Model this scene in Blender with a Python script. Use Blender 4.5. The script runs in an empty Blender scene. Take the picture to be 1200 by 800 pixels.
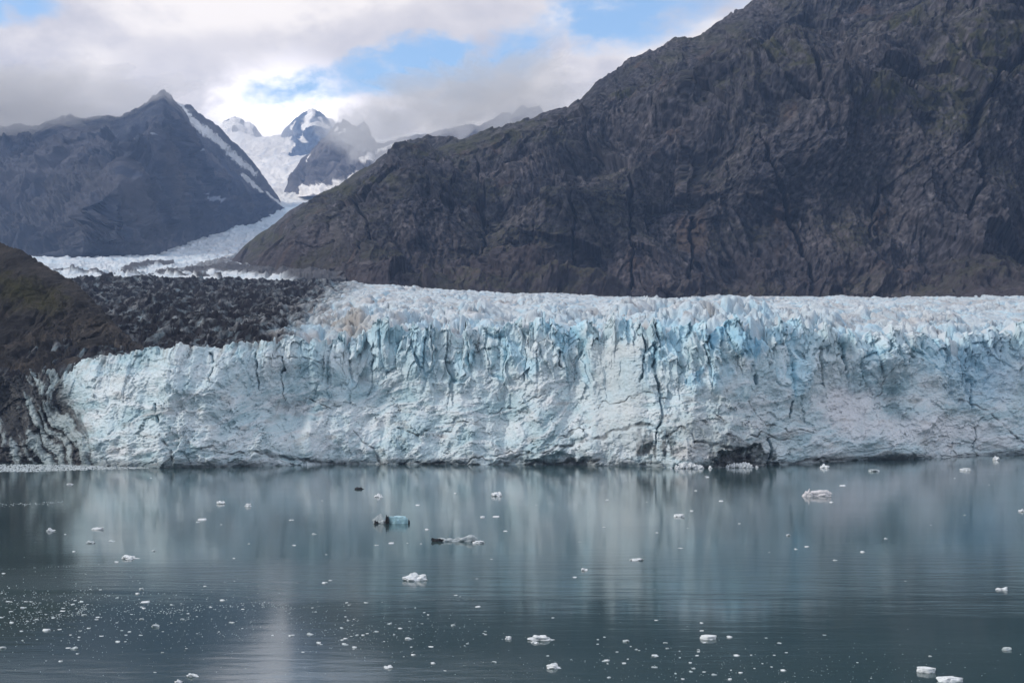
import bpy, math, random
import numpy as np
from mathutils import Vector

random.seed(7)
rng = np.random.default_rng(11)
F = 1667.0      # focal length in picture widths of 1200
H = 30.0        # eye height above the water
CX, HY = 600.0, 465.0
QUAL = 1.0

scene = bpy.context.scene
COL = scene.collection

def X_(px, d): return (px - CX) / F * d
def Z_(py, d): return H + (HY - py) / F * d
def itp(u, pts, k=1):
    xs = [p[0] for p in pts]; ys = [p[k] for p in pts]
    return np.interp(u, xs, ys)
def sstep(a, b, x):
    t = np.clip((x - a) / (b - a), 0, 1); return t * t * (3 - 2 * t)
def mixc(a, b, t):
    return a * (1 - t[..., None]) + np.asarray(b) * t[..., None]

# ------------------------------------------------------------ noise
def _h(*c, seed=0):
    h = np.full(c[0].shape, 0x9E3779B1 ^ (seed * 7919 + 13), dtype=np.uint32)
    for i, k in enumerate(c):
        h ^= (k.astype(np.int64) & 0xFFFFFFFF).astype(np.uint32) * np.uint32([0x85EBCA6B, 0xC2B2AE35, 0x27D4EB2F][i])
        h ^= h >> np.uint32(15); h *= np.uint32(0x2C1B3C6D); h ^= h >> np.uint32(12)
    h *= np.uint32(0x297A2D39); h ^= h >> np.uint32(15)
    return h
def _u(h, s=0): return ((h >> np.uint32(s)) & np.uint32(0xFFFF)).astype(np.float32) / 65535.0

def gn3(x, y, z, seed=0):
    x = x.astype(np.float32); y = y.astype(np.float32); z = z.astype(np.float32)
    xi = np.floor(x); yi = np.floor(y); zi = np.floor(z)
    fx, fy, fz = x - xi, y - yi, z - zi
    wx = fx * fx * fx * (fx * (fx * 6 - 15) + 10); wy = fy * fy * fy * (fy * (fy * 6 - 15) + 10); wz = fz * fz * fz * (fz * (fz * 6 - 15) + 10)
    xi = xi.astype(np.int32); yi = yi.astype(np.int32); zi = zi.astype(np.int32)
    def g(i, j, k):
        h = _h(xi + i, yi + j, zi + k, seed=seed)
        a = _u(h) * 2 - 1; b = _u(h, 8) * 2 - 1; c = _u(h, 16) * 2 - 1
        return a * (fx - i) + b * (fy - j) + c * (fz - k)
    def lx(j, k):
        a = g(0, j, k); return a + (g(1, j, k) - a) * wx
    def ly(k):
        a = lx(0, k); return a + (lx(1, k) - a) * wy
    a = ly(0); return (a + (ly(1) - a) * wz) * 1.5
def fbm(x, y, z, o=5, seed=0, gain=.5, lac=2.03):
    s = 0; a = 1.0
    for i in range(o):
        s = s + a * gn3(x, y, z, seed + i); a *= gain; x = x * lac + 3.1; y = y * lac + 1.7; z = z * lac + 5.3
    return s
def ridged(x, y, z, o=5, seed=0, gain=.5, lac=2.07):
    s = 0; a = 1.0; t = 0
    for i in range(o):
        s = s + a * (1 - np.abs(gn3(x, y, z, seed + i)) * 2); t += a; a *= gain; x = x * lac + 3.1; y = y * lac + 1.7; z = z * lac + 5.3
    return s / t
def worley(x, y, seed=0, jit=.9):
    """returns F1, F2, id hash, dx, dy to the nearest seed"""
    x = x.astype(np.float32); y = y.astype(np.float32)
    xi = np.floor(x).astype(np.int32); yi = np.floor(y).astype(np.int32)
    f1 = np.full(x.shape, 9., np.float32); f2 = f1.copy(); idh = np.zeros(x.shape, np.uint32); dx = np.zeros_like(f1); dy = np.zeros_like(f1)
    for i in (-1, 0, 1):
        for j in (-1, 0, 1):
            h = _h(xi + i, yi + j, seed=seed)
            px = xi + i + .5 + (_u(h) - .5) * jit; py = yi + j + .5 + (_u(h, 14) - .5) * jit
            ex = x - px; ey = y - py; d = np.sqrt(ex * ex + ey * ey)
            m = d < f1
            f2 = np.where(m, f1, np.minimum(f2, d))
            f1 = np.where(m, d, f1); idh = np.where(m, h, idh); dx = np.where(m, ex, dx); dy = np.where(m, ey, dy)
    return f1, f2, idh, dx, dy
def facets(x, y, seed=0, tilt=1.0):
    """faceted blocks: random offset per cell plus a random tilt, about -1..1; and the border distance"""
    f1, f2, h, dx, dy = worley(x, y, seed)
    r = _u(h, 3) * 2 - 1; a = _u(h, 9) * 2 - 1; b = _u(h, 15) * 2 - 1
    return r * .6 + tilt * (a * dx + b * dy), f2 - f1, _u(h, 5)

def seg_dist(px, py, poly):
    """distance (picture units) from points to a polyline, and position along it 0..1"""
    best = np.full(px.shape, 1e9); tt = np.zeros(px.shape); n = len(poly) - 1
    for i in range(n):
        ax, ay = poly[i]; bx, by = poly[i + 1]
        vx, vy = bx - ax, by - ay; L = vx * vx + vy * vy + 1e-9
        t = np.clip(((px - ax) * vx + (py - ay) * vy) / L, 0, 1)
        d = np.hypot(px - ax - t * vx, py - ay - t * vy)
        m = d < best; best = np.where(m, d, best); tt = np.where(m, (i + t) / n, tt)
    return best, tt

# ------------------------------------------------------------ materials
def new_mat(name):
    m = bpy.data.materials.new(name); m.use_nodes = True
    nt = m.node_tree; b = nt.nodes['Principled BSDF']; return m, nt, b
class NB:
    def __init__(s, nt): s.nt = nt
    def node(s, t, **k):
        n = s.nt.nodes.new(t)
        for a, b in k.items(): setattr(n, a, b)
        return n
    def put(s, sock, v):
        if isinstance(v, bpy.types.NodeSocket): s.nt.links.new(v, sock)
        elif v is not None: sock.default_value = v
    def m(s, op, a, b=None, c=None, clamp=False):
        n = s.node('ShaderNodeMath', operation=op, use_clamp=clamp)
        s.put(n.inputs[0], a); s.put(n.inputs[1], b); s.put(n.inputs[2], c) if c is not None else None
        return n.outputs[0]
    def noise(s, vec, scale, detail=4, rough=.55, dist=0.0, dim='3D'):
        n = s.node('ShaderNodeTexNoise', noise_dimensions=dim)
        s.put(n.inputs['Vector'], vec); n.inputs['Scale'].default_value = scale; n.inputs['Detail'].default_value = detail
        n.inputs['Roughness'].default_value = rough; n.inputs['Distortion'].default_value = dist
        return n.outputs['Fac']
    def scale(s, vec, x, y, z):
        n = s.node('ShaderNodeMapping'); s.put(n.inputs['Vector'], vec); n.inputs['Scale'].default_value = (x, y, z); return n.outputs[0]
    def mix(s, f, a, b, blend='MIX'):
        n = s.node('ShaderNodeMix', data_type='RGBA', blend_type=blend)
        s.put(n.inputs[0], f); s.put(n.inputs[6], a); s.put(n.inputs[7], b); return n.outputs[2]
    def mr(s, v, a, b, c=0., d=1.):
        n = s.node('ShaderNodeMapRange', interpolation_type='SMOOTHSTEP'); s.put(n.inputs[0], v)
        for i, q in enumerate((a, b, c, d)): n.inputs[i + 1].default_value = q
        return n.outputs[0]

def surf_mat(name, rough=.85, spec=.3, nscale=.35, namt=.25, bump=.6, bdist=.5, fine=None, sss=0.0):
    """base colour = vertex colour 'Col' varied by small grain noise in object space, with a fine bump"""
    m, nt, b = new_mat(name); N = NB(nt)
    a = N.node('ShaderNodeAttribute', attribute_name='Col')
    geo = N.node('ShaderNodeNewGeometry')
    n1 = N.noise(geo.outputs['Position'], nscale, 6, .65)
    f = N.mr(n1, .25, .75, 1 - namt, 1 + namt)
    v = N.node('ShaderNodeCombineXYZ'); [N.put(v.inputs[i], f) for i in range(3)]
    col = N.mix(1.0, a.outputs['Color'], v.outputs[0], 'MULTIPLY')
    N.put(b.inputs['Base Color'], col)
    b.inputs['Roughness'].default_value = rough; b.inputs['Specular IOR Level'].default_value = spec
    bp = N.node('ShaderNodeBump'); bp.inputs['Strength'].default_value = bump; bp.inputs['Distance'].default_value = bdist
    n2 = N.noise(geo.outputs['Position'], fine or nscale * 1.7, 5, .6)
    N.put(bp.inputs['Height'], n2); N.put(b.inputs['Normal'], bp.outputs[0])
    return m

M_ROCK = surf_mat('rock_face', .9, .2, .05, .35, .8, 6.0, .045)
M_FARROCK = surf_mat('far_rock', .9, .15, .012, .25, .8, 12., .012)
M_ICE = surf_mat('glacier_ice', .55, .35, .9, .10, .5, .45, .8)
M_TOPICE = surf_mat('glacier_surface_ice', .7, .25, .5, .12, .5, .8, .4)
M_MORAINE = surf_mat('moraine_debris', .95, .15, .5, .45, .7, 1.2, .4)
M_HILL = surf_mat('near_hill_rock', .9, .2, .25, .4, .8, 1.5, .25)
M_SNOW = surf_mat('far_snow', .7, .2, .01, .04, .5, 12., .02)

# ------------------------------------------------------------ meshes
def grid_obj(name, P, C, mat, mask=None, smooth=True, parent=None, flip=False):
    """P (n,m,3) points, C (n,m,3) colours; mask (n-1,m-1) of faces to keep"""
    n, m_ = P.shape[:2]
    idx = np.arange(n * m_).reshape(n, m_)
    q = np.stack([idx[:-1, :-1], idx[1:, :-1], idx[1:, 1:], idx[:-1, 1:]], -1)
    if flip: q = q[..., ::-1]
    q = q.reshape(-1, 4)
    if mask is not None: q = q[mask.reshape(-1)]
    verts = P.reshape(-1, 3).astype(np.float32); cols = C.reshape(-1, 3).astype(np.float32)
    if mask is not None:
        used = np.unique(q); re = np.zeros(n * m_, np.int64); re[used] = np.arange(len(used)); q = re[q]; verts = verts[used]; cols = cols[used]
    me = bpy.data.meshes.new(name)
    me.vertices.add(len(verts)); me.vertices.foreach_set('co', verts.ravel())
    me.loops.add(q.size); me.loops.foreach_set('vertex_index', q.ravel().astype(np.int32))
    me.polygons.add(len(q)); me.polygons.foreach_set('loop_start', np.arange(0, q.size, 4, dtype=np.int32))
    me.polygons.foreach_set('loop_total', np.full(len(q), 4, np.int32))
    me.update(calc_edges=True)
    me.polygons.foreach_set('use_smooth', np.full(len(q), smooth))
    at = me.color_attributes.new('Col', 'FLOAT_COLOR', 'POINT')
    rgba = np.ones((len(verts), 4), np.float32); rgba[:, :3] = np.clip(cols, 0, 1)
    at.data.foreach_set('color', rgba.ravel())
    me.materials.append(mat)
    o = bpy.data.objects.new(name, me); COL.objects.link(o)
    if parent: o.parent = parent
    return o
def normals(P):
    du = np.gradient(P, axis=0); dv = np.gradient(P, axis=1)
    n = np.cross(du, dv); n /= np.linalg.norm(n, axis=-1, keepdims=True) + 1e-9
    return n
def tag(o, label=None, cat=None, group=None, kind=None):
    if label: o['label'] = label
    if cat: o['category'] = cat
    if group: o['group'] = group
    if kind: o['kind'] = kind
    return o
def empty(name, loc=(0, 0, 0)):
    o = bpy.data.objects.new(name, None); COL.objects.link(o); o.location = loc; return o
def project(P):
    return CX + F * P[..., 0] / P[..., 1], HY - F * (P[..., 2] - H) / P[..., 1]

# ============================================================ GLACIER
YW = [(-300, 543), (0, 542), (60, 543), (90, 545), (200, 548), (300, 546), (400, 544), (500, 544), (600, 544), (700, 545), (800, 548), (880, 547), (930, 543), (1000, 539), (1100, 536), (1200, 532), (1500, 522)]
RIM = [(-300, 440), (0, 436), (40, 430), (62, 424), (90, 418), (130, 413), (170, 406), (205, 402), (230, 405), (265, 400), (300, 397), (330, 393), (360, 395), (400, 391), (430, 383), (470, 380), (520, 384), (560, 378), (600, 382), (640, 368), (680, 380), (705, 388), (735, 372), (760, 370), (800, 376), (850, 374), (880, 370), (900, 380), (950, 380), (1000, 386), (1050, 390), (1100, 391), (1150, 393), (1200, 388), (1500, 380)]
U0, U1 = -170.0, 1370.0
def waterD(u): return H * F / (itp(u, YW) - HY)
SETB = 36.0
glacier = empty('glacier', (0, 640, 0))
tag(glacier, 'wide pale blue glacier ending in a broken ice cliff at the water', 'glacier')

def put_parent(o, root):
    o.parent = root; o.matrix_parent_inverse = root.matrix_world.inverted() if False else o.matrix_parent_inverse
    # keep world place: the root only carries a translation
    o.location = Vector((0, 0, 0)) - root.location
    return o

def worn_cracks(px, py, poly, w0, w1, wob, seed):
    wx = fbm(px * .05, py * .05, px * 0 + seed, 3, seed) * wob
    d, t = seg_dist(px + wx, py + wx * .7, poly)
    w = w0 + (w1 - w0) * t
    return np.clip(1 - d / w, 0, 1), t

def build_cliff():
    nu = int(1750 * QUAL); nf = int(300 * QUAL); nt_ = 50
    u = np.linspace(U0, U1, nu)[:, None]
    v = np.concatenate([np.linspace(0, 1, nf), 1 + np.linspace(0.02, 1, nt_)])[None, :]
    D = waterD(u)
    D = D + 6 * gn3(u / 60, u * 0, u * 0 + 2, 5) + 3 * gn3(u / 22, u * 0, u * 0, 6)
    xm = u * D.mean() / F            # metres along the front
    Drim = D + SETB
    ztop = Z_(itp(u, RIM), Drim)
    # pinnacles along the rim
    rug = .25 + .75 * sstep(230, 520, u)
    c1, e1, h1 = facets(xm / 8.5, xm * 0 + .5, 21, .9)
    c2, e2, h2 = facets(xm / 3.6, xm * 0 + 7.5, 22, 1.2)
    c3, e3, h3 = facets(xm / 1.5, xm * 0 + 3.5, 23, 1.2)
    zmod = rug * (c1 * 4.6 + c2 * 3.0) + c3 * .8 + rug * 2.2 * (h2 > .9) + rug * 5.0 * gn3(u / 34, u * 0, u * 0 + 8, 38) - 1.0
    vf = np.clip(v, 0, 1)
    z = ztop * vf - 1.5 * (1 - vf) + zmod * sstep(.62, 1, vf)
    # face profile: gentler foot, steep top
    wv = np.clip(.5 + 1.1 * gn3(u / 95, u * 0, u * 0 + 3, 36), 0, 1); bh = .50 + .22 * gn3(u / 60, u * 0 + 1, u * 0, 37)
    sb = SETB * (.10 * vf + (.20 + .42 * wv) * sstep(0, bh + .08, vf) ** (.8 + .8 * wv) + (.70 - .42 * wv) * vf ** 3)
    back = np.clip(v - 1, 0, 1)
    z = z - back ** 1.5 * 5 + 0 * u
    dep = sb + back * 30
    y0 = D + dep
    x0 = (u - CX) / F * (D + 10) + 0 * v
    # picture coordinates of the undisturbed sheet, used to place the marks of the ice
    P = np.stack([x0, y0, z], -1)
    px, py = project(P)
    pyn = (py)          # 545 at the foot
    X = xm + 0 * v; Zm = z
    up = sstep(.40, .80, vf + .22 * gn3(X / 24, X * 0, X * 0, 31) + .16 * fbm(X / 9, Zm / 12, X * 0, 3, 32) + .10 * sstep(900, 700, u) * sstep(620, 760, u)) * (0.30 + .70 * sstep(260, 460, u))
    zone_smooth = 1 - up
    # -------- displacement towards the viewer (metres)
    wx = X + 2.0 * fbm(X / 14, Zm / 14, X * 0 + 4, 3, 41); wz = Zm + 3.0 * fbm(X / 14, Zm / 14, X * 0 + 9, 3, 42)
    big = 10.5 * fbm(X / 48 + .25 * Zm / 48, Zm / 60, X * 0, 4, 51) + 3.5 * ridged(X / 30 + .4 * gn3(X / 40, Zm / 25, X * 0, 53), Zm / 110, X * 0, 3, 52) * (.4 + .6 * vf)
    s1, e1, h1 = facets(wx / 8.0, wz / 24 + .13 * wx / 8, 61, .9)
    s2, e2, h2 = facets(wx / 3.6 + 7, wz / 9, 62, 1.1)
    s3, e3, h3 = facets(wx / 1.7, wz / 3.0, 63, 1.2)
    s4, e4, h4 = facets(wx / .85, wz / 1.1, 64, 1.2)
    disp = big + up * (s1 * 5.0 + s2 * 2.7 + s3 * 1.0) + s4 * .16
    slot = np.clip(1 - e1 / (.05 + .12 * h1), 0, 1) * up * sstep(.35, .8, h1 + .5 * gn3(X / 7, Zm / 9, X * 0, 33))
    slot2 = np.clip(1 - e2 / .12, 0, 1) * up * sstep(.4, .9, h2 + .5 * gn3(X / 4, Zm / 6, X * 0, 34))
    disp -= slot * 2.5 + slot2 * .9
    # lower part: broken, banded ice whose layers sweep up to the right
    wl = 9 * fbm(X / 60, Zm / 35, X * 0, 4, 71); sl_ = .30
    a = X * math.cos(sl_) + Zm * math.sin(sl_); b = -X * math.sin(sl_) + Zm * math.cos(sl_) + wl
    lay = ridged(a / 30, b / 8.5, X * 0, 6, 72, .62)
    l2, le, lh = facets(a / 3.8, b / 3.0, 73, 1.2)
    l3, le3, lh3 = facets(a / 1.6, b / 1.3, 74, 1.2)
    rgh = fbm(X / 5, Zm / 4, X * 0, 5, 75, .6)
    l1, le1, lh1 = facets((a + 4 * rgh) / 10, (b + 3 * rgh) / 9, 76, 1.2)
    disp += zone_smooth * ((lay - .5) * 1.7 + l1 * 1.15 + l2 * .6 + l3 * .28 + rgh * .8)
    # -------- named shapes of this front
    bwx = px + 16 * fbm(px / 30, py / 30, px * 0, 5, 56, .6); bwy = py + 11 * fbm(px / 30, py / 30, px * 0 + 6, 5, 57, .6)
    def blob(cx, cy, rx, ry, p=1.0):
        q = ((bwx - cx) / rx) ** 2 + ((bwy - cy) / ry) ** 2
        return np.clip(1 - q, 0, 1) ** p
    pil = sstep(688, 703, px - (520 - py) * -.05) * (1 - sstep(748, 760, px)) * sstep(396, 410, py) * (1 - sstep(505, 535, py))
    disp = disp * (1 - .75 * pil) + pil * (4.5 + .5 * rgh + .25 * l3)
    disp += 7 * blob(835, 520, 75, 52, .6)                     # dirty dome
    disp -= 9 * blob(870, 545, 42, 22, .5) + 5 * blob(775, 540, 30, 24, .6)   # caves at its foot
    disp -= 8 * blob(995, 470, 62, 50, .8)                     # scoop
    disp += 6 * blob(1085, 450, 40, 60, .8)
    disp += 6 * blob(1030, 430, 22, 38, .7)
    disp -= 5 * blob(1140, 520, 60, 45, .8)
    disp += 4 * blob(240, 490, 22, 60, .7) + 4.0 * blob(215, 530, 12, 50, .6)
    disp -= 4.5 * blob(665, 548, 50, 14, .5)                    # undercut
    disp += 4 * blob(330, 430, 60, 45, .6)
    deep = [  # vertical clefts
        ([(768, 405), (770, 450), (775, 500), (770, 525)], 3.0, 1.2), ([(752, 398), (753, 415), (750, 450)], 2.6, 1.0), ([(768, 382), (775, 410)], 3, 1.),
        ([(249, 415), (250, 450)], 1.8, .8), ([(300, 415), (302, 455)], 2, .8), ([(333, 420), (334, 460)], 1.2, .7), ([(988, 417), (990, 432)], 3.5, 2.5), ([(884, 430), (887, 450)], 3, 2),
        ([(1058, 418), (1060, 428)], 3.2, 2.2), ([(1132, 410), (1133, 430)], 2, 1), ([(1140, 446), (1142, 476)], 3.6, 2.0), ([(506, 396), (508, 415)], 1.8, .8), ([(832, 395), (833, 412)], 3, 2), ([(810, 378), (806, 398)], 4, 2),
        ([(905, 515), (903, 540)], 1.5, 2.5), ([(186, 475), (187, 495)], 1.6, 1.2), ([(925, 470), (926, 490)], 1.5, 1), ([(656, 412), (657, 430)], 1.3, .8), ([(1150, 500), (1151, 525)], 1.2, .8)]
    cleft = np.zeros(px.shape)
    for i, (pl, w0, w1) in enumerate(deep):
        c, t = worn_cracks(px, py, pl, w0 * .9, w1 * .9, 4.5, 80 + i); brk = sstep(-.6, .15, gn3(px / 5, py / 8, px * 0, 380 + i)) if i else (.45 + .55 * sstep(-.3, .2, gn3(px / 9, py / 13, px * 0, 380))); cleft = np.maximum(cleft, c ** .7 * brk)
    disp -= cleft * 4.5
    lines = [  # thin dark bands of trapped dirt and the sheared partings
        ([(480, 547), (560, 546), (600, 540), (650, 527), (712, 510), (745, 498), (768, 500)], 1.6, 2.6), ([(470, 545), (530, 543), (612, 526)], 1.8, .5), ([(640, 520), (690, 500)], 1.0, .6),
        ([(240, 528), (300, 532), (345, 538), (390, 543), (420, 545)], 1.0, 2.6), ([(415, 505), (424, 517), (437, 524), (441, 536), (448, 545)], .7, 1.5), ([(520, 504), (560, 490), (600, 478), (640, 462)], 1.1, .7),
        ([(835, 510), (860, 512), (875, 522), (880, 540)], 1.6, 3.4), ([(812, 520), (850, 524), (872, 528)], 2.0, 3.), ([(880, 510), (905, 512), (940, 515)], 1.2, .8), ([(832, 482), (850, 495)], 1.2, 1.),
        ([(1040, 425), (1032, 460), (1030, 470)], 1.1, .7), ([(1130, 470), (1160, 480), (1200, 520)], 1.3, .8), ([(330, 422), (378, 424)], .7, .5), ([(298, 421), (330, 421)], .6, .5), ([(338, 460), (336, 470)], .7, .7), ([(190, 510), (205, 540)], 1.6, 2.2),
        ([(360, 465), (392, 480)], .8, .6), ([(920, 543), (962, 538), (1010, 540)], 2.6, 1.2), ([(610, 545), (700, 540)], 2.2, 2.4), ([(465, 500), (490, 510), (505, 500)], 1., 1.2), ([(700, 480), (752, 460), (790, 470)], .7, .9), ([(775, 510), (800, 503), (812, 520)], 1.2, 1.4),
        ([(965, 505), (900, 500), (880, 470)], .8, .8), ([(1150, 530), (1100, 534)], 1.4, 1.)]
    dirt = np.zeros(px.shape)
    for i, (pl, w0, w1) in enumerate(lines):
        c, t = worn_cracks(px, py, pl, w0 * 1.15, w1 * 1.15, 8.0, 120 + i)
        brk = sstep(-.5, .25, gn3(px / 9, py / 9, px * 0, 300 + i))
        dirt = np.maximum(dirt, np.sqrt(c) * (.2 + .8 * brk)); disp -= np.sqrt(c) * brk * 1.1
    # debris soaked ice at the left end
    ln = (px - 20) + (545 - py) * .42
    warp = 10 * fbm(px / 40, py / 60, px * 0, 4, 201)
    edge = 1 - sstep(78, 112, ln + warp * .8)
    st = ridged((px + (545 - py) * (.45 + .2 * gn3(px / 50, py / 50, px * 0, 205)) + warp * 1.0 + 1.6 * fbm(px / 7, py / 9, px * 0, 4, 206, .7)) / 15, (py) / 110, px * 0, 4, 202, .55)
    sdirt = edge * sstep(.44, .72, st + .35 * gn3(px / 24, py / 30, px * 0, 203) + .12 * fbm(px / 4, py / 7, px * 0, 4, 207, .7) + .16 * (1 - sstep(0, 60, px)))
    disp += edge * ((st - .5) * -5 + 3 * gn3(px / 30, py / 60, px * 0, 204))
    dx_face = disp * (1 - sstep(1.0, 1.35, v) * .6)
    taper = sstep(-.01, .05, vf)
    P[..., 1] -= dx_face * (.35 + .65 * taper) * .97
    P[..., 2] += dx_face * .12 * taper
    P[..., 0] += .35 * s3 * up + .5 * s2 * up
    # -------- ice colour with shade painted into the clefts and caves
    C = np.zeros(P.shape); C[:] = (.58, .705, .75)
    t1 = fbm(X / 22, Zm / 14, X * 0, 5, 211)
    C = mixc(C, (.72, .78, .80), sstep(-.1, .55, t1) * .75)                 # whiter, crushed ice
    C = mixc(C, (.42, .57, .62), sstep(.0, .5, -t1 + .4 * gn3(a / 20, b / 5, X * 0, 212)) * .85)  # dense grey blue ice
    C = mixc(C, (.80, .82, .84), zone_smooth * sstep(.52, .8, lay) * .6)
    C = mixc(C, (.76, .74, .75), sstep(.25, .7, fbm(X / 30, Zm / 12, X * 0 + 5, 4, 214)) * .5 * zone_smooth)
    bl = sstep(.0, .6, fbm(X / 18, Zm / 20, X * 0, 4, 215) + .35 * (up - .35))
    C = mixc(C, (.48, .74, .87), up * bl * (.45 + .45 * sstep(560, 680, px) * sstep(1010, 880, px)))
    C = mixc(C, (.32, .68, .88), np.clip(np.maximum(slot * .4, slot2 * .2), 0, 1))
    C = mixc(C, (.80, .85, .88), up * sstep(.2, .9, s2 + s3 * .4) * .5)
    C = mixc(C, (.30, .60, .78), .8 * blob(880, 402, 30, 18, .6) + .0); C = mixc(C, (.25, .55, .75), .8 * blob(835, 380, 14, 26, .6))
    C = mixc(C, (.24, .54, .72), .7 * blob(815, 438, 10, 14, .5)); C = mixc(C, (.45, .68, .75), .6 * blob(1008, 447, 16, 9, .5)); C = mixc(C, (.40, .62, .78), .6 * blob(1150, 430, 60, 50, .7))
    C = mixc(C, (.82, .80, .82), .8 * blob(995, 478, 40, 42, .7)); C = mixc(C, (.82, .80, .82), .7 * blob(1090, 505, 90, 22, .7)); C = mixc(C, (.66, .63, .63), .8 * blob(805, 528, 28, 16, .6))
    C = mixc(C, (.60, .63, .63), .6 * pil)
    C = mixc(C, (.38, .42, .42), .75 * blob(850, 505, 70, 50, .5) * (.5 + .5 * sstep(-.3, .4, t1)))
    # shade of the caves painted dark, and the dirty foot
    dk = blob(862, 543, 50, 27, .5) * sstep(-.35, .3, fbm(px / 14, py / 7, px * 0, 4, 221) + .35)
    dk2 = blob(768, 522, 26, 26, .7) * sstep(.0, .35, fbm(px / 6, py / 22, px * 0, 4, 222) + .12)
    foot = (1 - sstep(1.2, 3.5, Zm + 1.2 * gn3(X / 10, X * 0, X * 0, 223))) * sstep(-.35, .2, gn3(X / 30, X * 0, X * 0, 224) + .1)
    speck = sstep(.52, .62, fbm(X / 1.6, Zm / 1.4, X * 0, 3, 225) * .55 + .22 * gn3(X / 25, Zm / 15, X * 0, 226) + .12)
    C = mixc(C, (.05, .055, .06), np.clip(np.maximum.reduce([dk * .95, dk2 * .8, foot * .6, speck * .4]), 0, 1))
    C = mixc(C, (.045, .048, .05), np.clip(dirt * .85, 0, 1))
    C = mixc(C, (.05, .20, .30), np.clip(cleft * .75, 0, 1))  # blue ice of the clefts, their shade painted in
    stain = sstep(.35, .75, fbm(X / 12, Zm / 5, X * 0, 4, 230)) * .35
    C = mixc(C, (.30, .25, .21), stain * (1 - up))
    st2 = ridged(X / 7, Zm / 60, X * 0, 3, 231) * (1 - sstep(300, 420, px)) * sstep(.6, .95, vf)
    C = mixc(C, (.30, .30, .28), sstep(.62, .85, st2) * .5)
    C = mixc(C, (.26, .32, .33), edge * .8)
    C = C * (1 - (1 - np.array((.93, .955, .965))) * (1 - edge[..., None]))
    C = mixc(C, (.022, .022, .026), np.clip(sdirt * .96, 0, 1))
    lt = sstep(1.0, 1.15, v) + 0 * u
    C = mixc(C, (.62, .68, .72), lt * (1 - edge))
    C = mixc(C, (.05, .05, .055), lt * (1 - sstep(310, 430, px)))
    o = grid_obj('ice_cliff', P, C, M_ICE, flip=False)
    put_parent(o, glacier)
    return o
build_cliff()

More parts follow.
